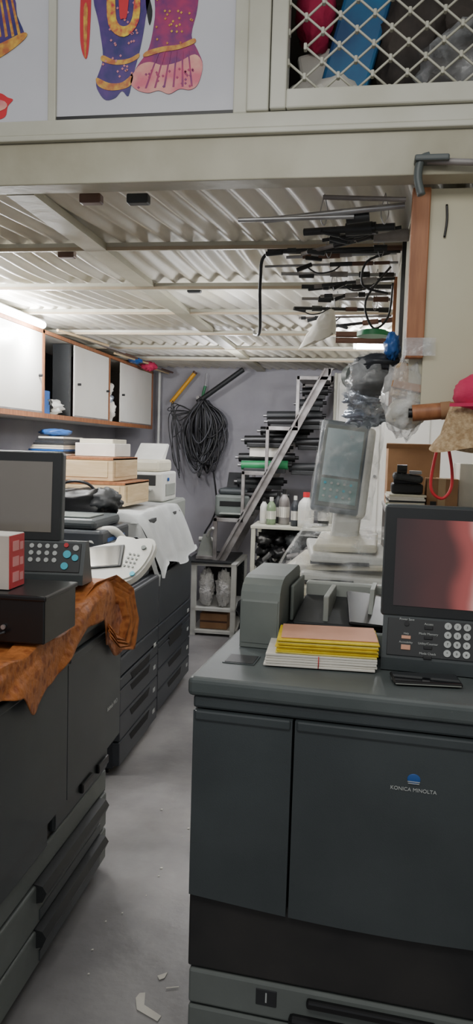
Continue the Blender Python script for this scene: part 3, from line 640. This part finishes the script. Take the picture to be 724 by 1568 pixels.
b=B('machine_parts_pile'); b.blob((-.55,5.2,.3),(.22,.15,.3),slateD,.4,3,3); b.blob((-.4,5.1,.62),(.13,.1,.08),bubble,.4,3,6); b.box((-.62,5.08,.5),(-.42,5.25,.66),slateD,.02,rot=(5,8,20)); b.cyl((-.7,5.1,.4),(-.45,5.05,.45),.05,blk); b.done()
b=B('white_cupboard')
b.box((-.20,6.25,0),(.93,6.69,2.12),whiteP,.004); b.box((-.22,6.22,0),(-.20,6.69,2.12),creamL,.003); b.box((-.18,6.235,.1),(.16,6.252,2.05),whiteP,.006); b.box((.19,6.235,.1),(.55,6.252,2.05),whiteP,.006); b.cyl((.13,6.235,1.3),(.13,6.2,1.3),.012,steel); b.done()
b=B('cable_bundle')
hx,hy,hz=-1.35,6.52,1.90
for k in range(36):
    w=random.uniform(.03,.16); h=random.uniform(.3,.66)*(1 if k%5 else 1.15); off=random.uniform(-.05,.12); y=hy+random.uniform(-.10,.08)
    b.tube([(hx+random.uniform(-.03,.03),y,hz),(hx-w+off,y,hz-.22*h/.6),(hx-w*.9+off,y+.02,hz-h*.75),(hx+off,y-.02,hz-h),(hx+w*.9+off,y,hz-h*.7),(hx+w+off*.5,y,hz-.2*h/.6),(hx+random.uniform(-.03,.03),y,hz)],random.choice([.006,.008,.010]),random.choice([rub,rub,rub2,rub]),6,5)
for k in range(9):
    b.tube([(hx-.1,hy,hz-.1),(hx-.22-.1*random.random(),hy,hz-.2*random.random()),(hx-.27,hy,hz-.5*random.random()),(hx-.2,hy,hz-.6*random.random()-.1)],.004,rub,5)
b.tube([(hx+.1,hy,1.3),(hx+.14,hy,1.0),(hx+.1,hy,.85),(hx+.08,6.3,.75),(hx+.08,6.3,.6)],.008,rub)
b.done()
b=B('hanging_pole'); b.cyl((-1.40,6.5,1.88),(-1.0,6.45,2.16),.022,slateD); b.cyl((-1.40,6.5,1.92),(-1.40,6.69,1.92),.015,steelP); b.done()
b=B('yellow_tube'); b.cyl((-1.66,6.6,1.88),(-1.45,6.6,2.14),.018,yel); b.cyl((-1.455,6.6,2.135),(-1.445,6.6,2.15),.02,brown); b.done()
b=B('green_tube'); b.cyl((-1.38,6.62,1.94),(-1.36,6.62,2.03),.012,green); b.cyl((-1.36,6.62,2.03),(-1.35,6.62,2.14),.005,steel); b.done()
b=B('white_pipe'); b.cyl((-1.775,6.62,0),(-1.775,6.62,2.16),.012,white); b.done()
b=B('ceiling_clips')
for x,y in ((-.75,2.04),(-.62,2.05),(-1.05,2.62),(-.72,3.22)): b.box((x-.03,y-.012,2.15),(x+.03,y+.02,2.175),[slateD,brown][int(x*100)%2],.004)
b.done()
b=B('paper_scraps')
def scr_(cx,cy,pts,k):
    b.prism([(cx+p_[0],cy+p_[1]) for p_ in pts],'z',.002+.0005*k,.003+.0005*k,paper)
scr_(-.50,1.86,[(-.03,.04),(-.015,.045),(-.005,.0),(.05,-.03),(.045,-.05),(-.02,-.02),(-.035,.02)],1); scr_(-.49,1.98,[(-.01,-.005),(.015,.015),(.012,-.01),(0,-.02)],2)
scr_(-.46,1.93,[(-.003,0),(.03,.012),(.03,.016),(-.003,.004)],3)
for k in range(16):
    cx,cy=random.uniform(-.75,-.45),random.uniform(1.8,3.4); q=random.uniform(.002,.005); scr_(cx,cy,[(-q,-q),(q,-q*.6),(q*.7,q),(-q*.5,q*.8)],k%3)
b.done()
# ------------------------------------------------------------ lighting
w=bpy.data.worlds.new('world'); bpy.context.scene.world=w; w.use_nodes=True
w.node_tree.nodes['Background'].inputs[0].default_value=(.93,.96,1,1); w.node_tree.nodes['Background'].inputs[1].default_value=.5
def area(n,loc,rot,sx,sy,e,col):
    l=bpy.data.lights.new(n,'AREA'); l.shape='RECTANGLE'; l.size=sx; l.size_y=sy; l.energy=e; l.color=col
    o=bpy.data.objects.new(n,l); o.location=loc; o.rotation_euler=[rad(r) for r in rot]; bpy.context.collection.objects.link(o)
def point(n,loc,e,col,r=.03):
    l=bpy.data.lights.new(n,'POINT'); l.energy=e; l.color=col; l.shadow_soft_size=r
    o=bpy.data.objects.new(n,l); o.location=loc; bpy.context.collection.objects.link(o)
area('front_fill',(-.4,.3,2.7),(25,0,0),1.4,.6,22,(1,.98,.92))  # added unseen area light, fills the foreground like daylight from the entrance
for i,y in enumerate((2.9,3.4,3.9)): point('tube_lamp_left',(-1.67,y,2.07),19,(.98,.99,1))
for x in (.0,.35): point('tube_lamp_right',(x,4.5,2.05),11,(.95,.96,1))
area('back_fill_area',(-.7,5.4,2.12),(0,0,0),1.0,.1,10,(.95,.95,1)); point('back_fill_point',(-.9,5.3,1.98),9,(.95,.95,1),.05)  # added unseen fill, area and point, brightening the back of the shop
point('mid_fill_point',(-.6,3.4,1.95),6,(.97,.98,1),.06)  # added unseen point light over the middle of the aisle
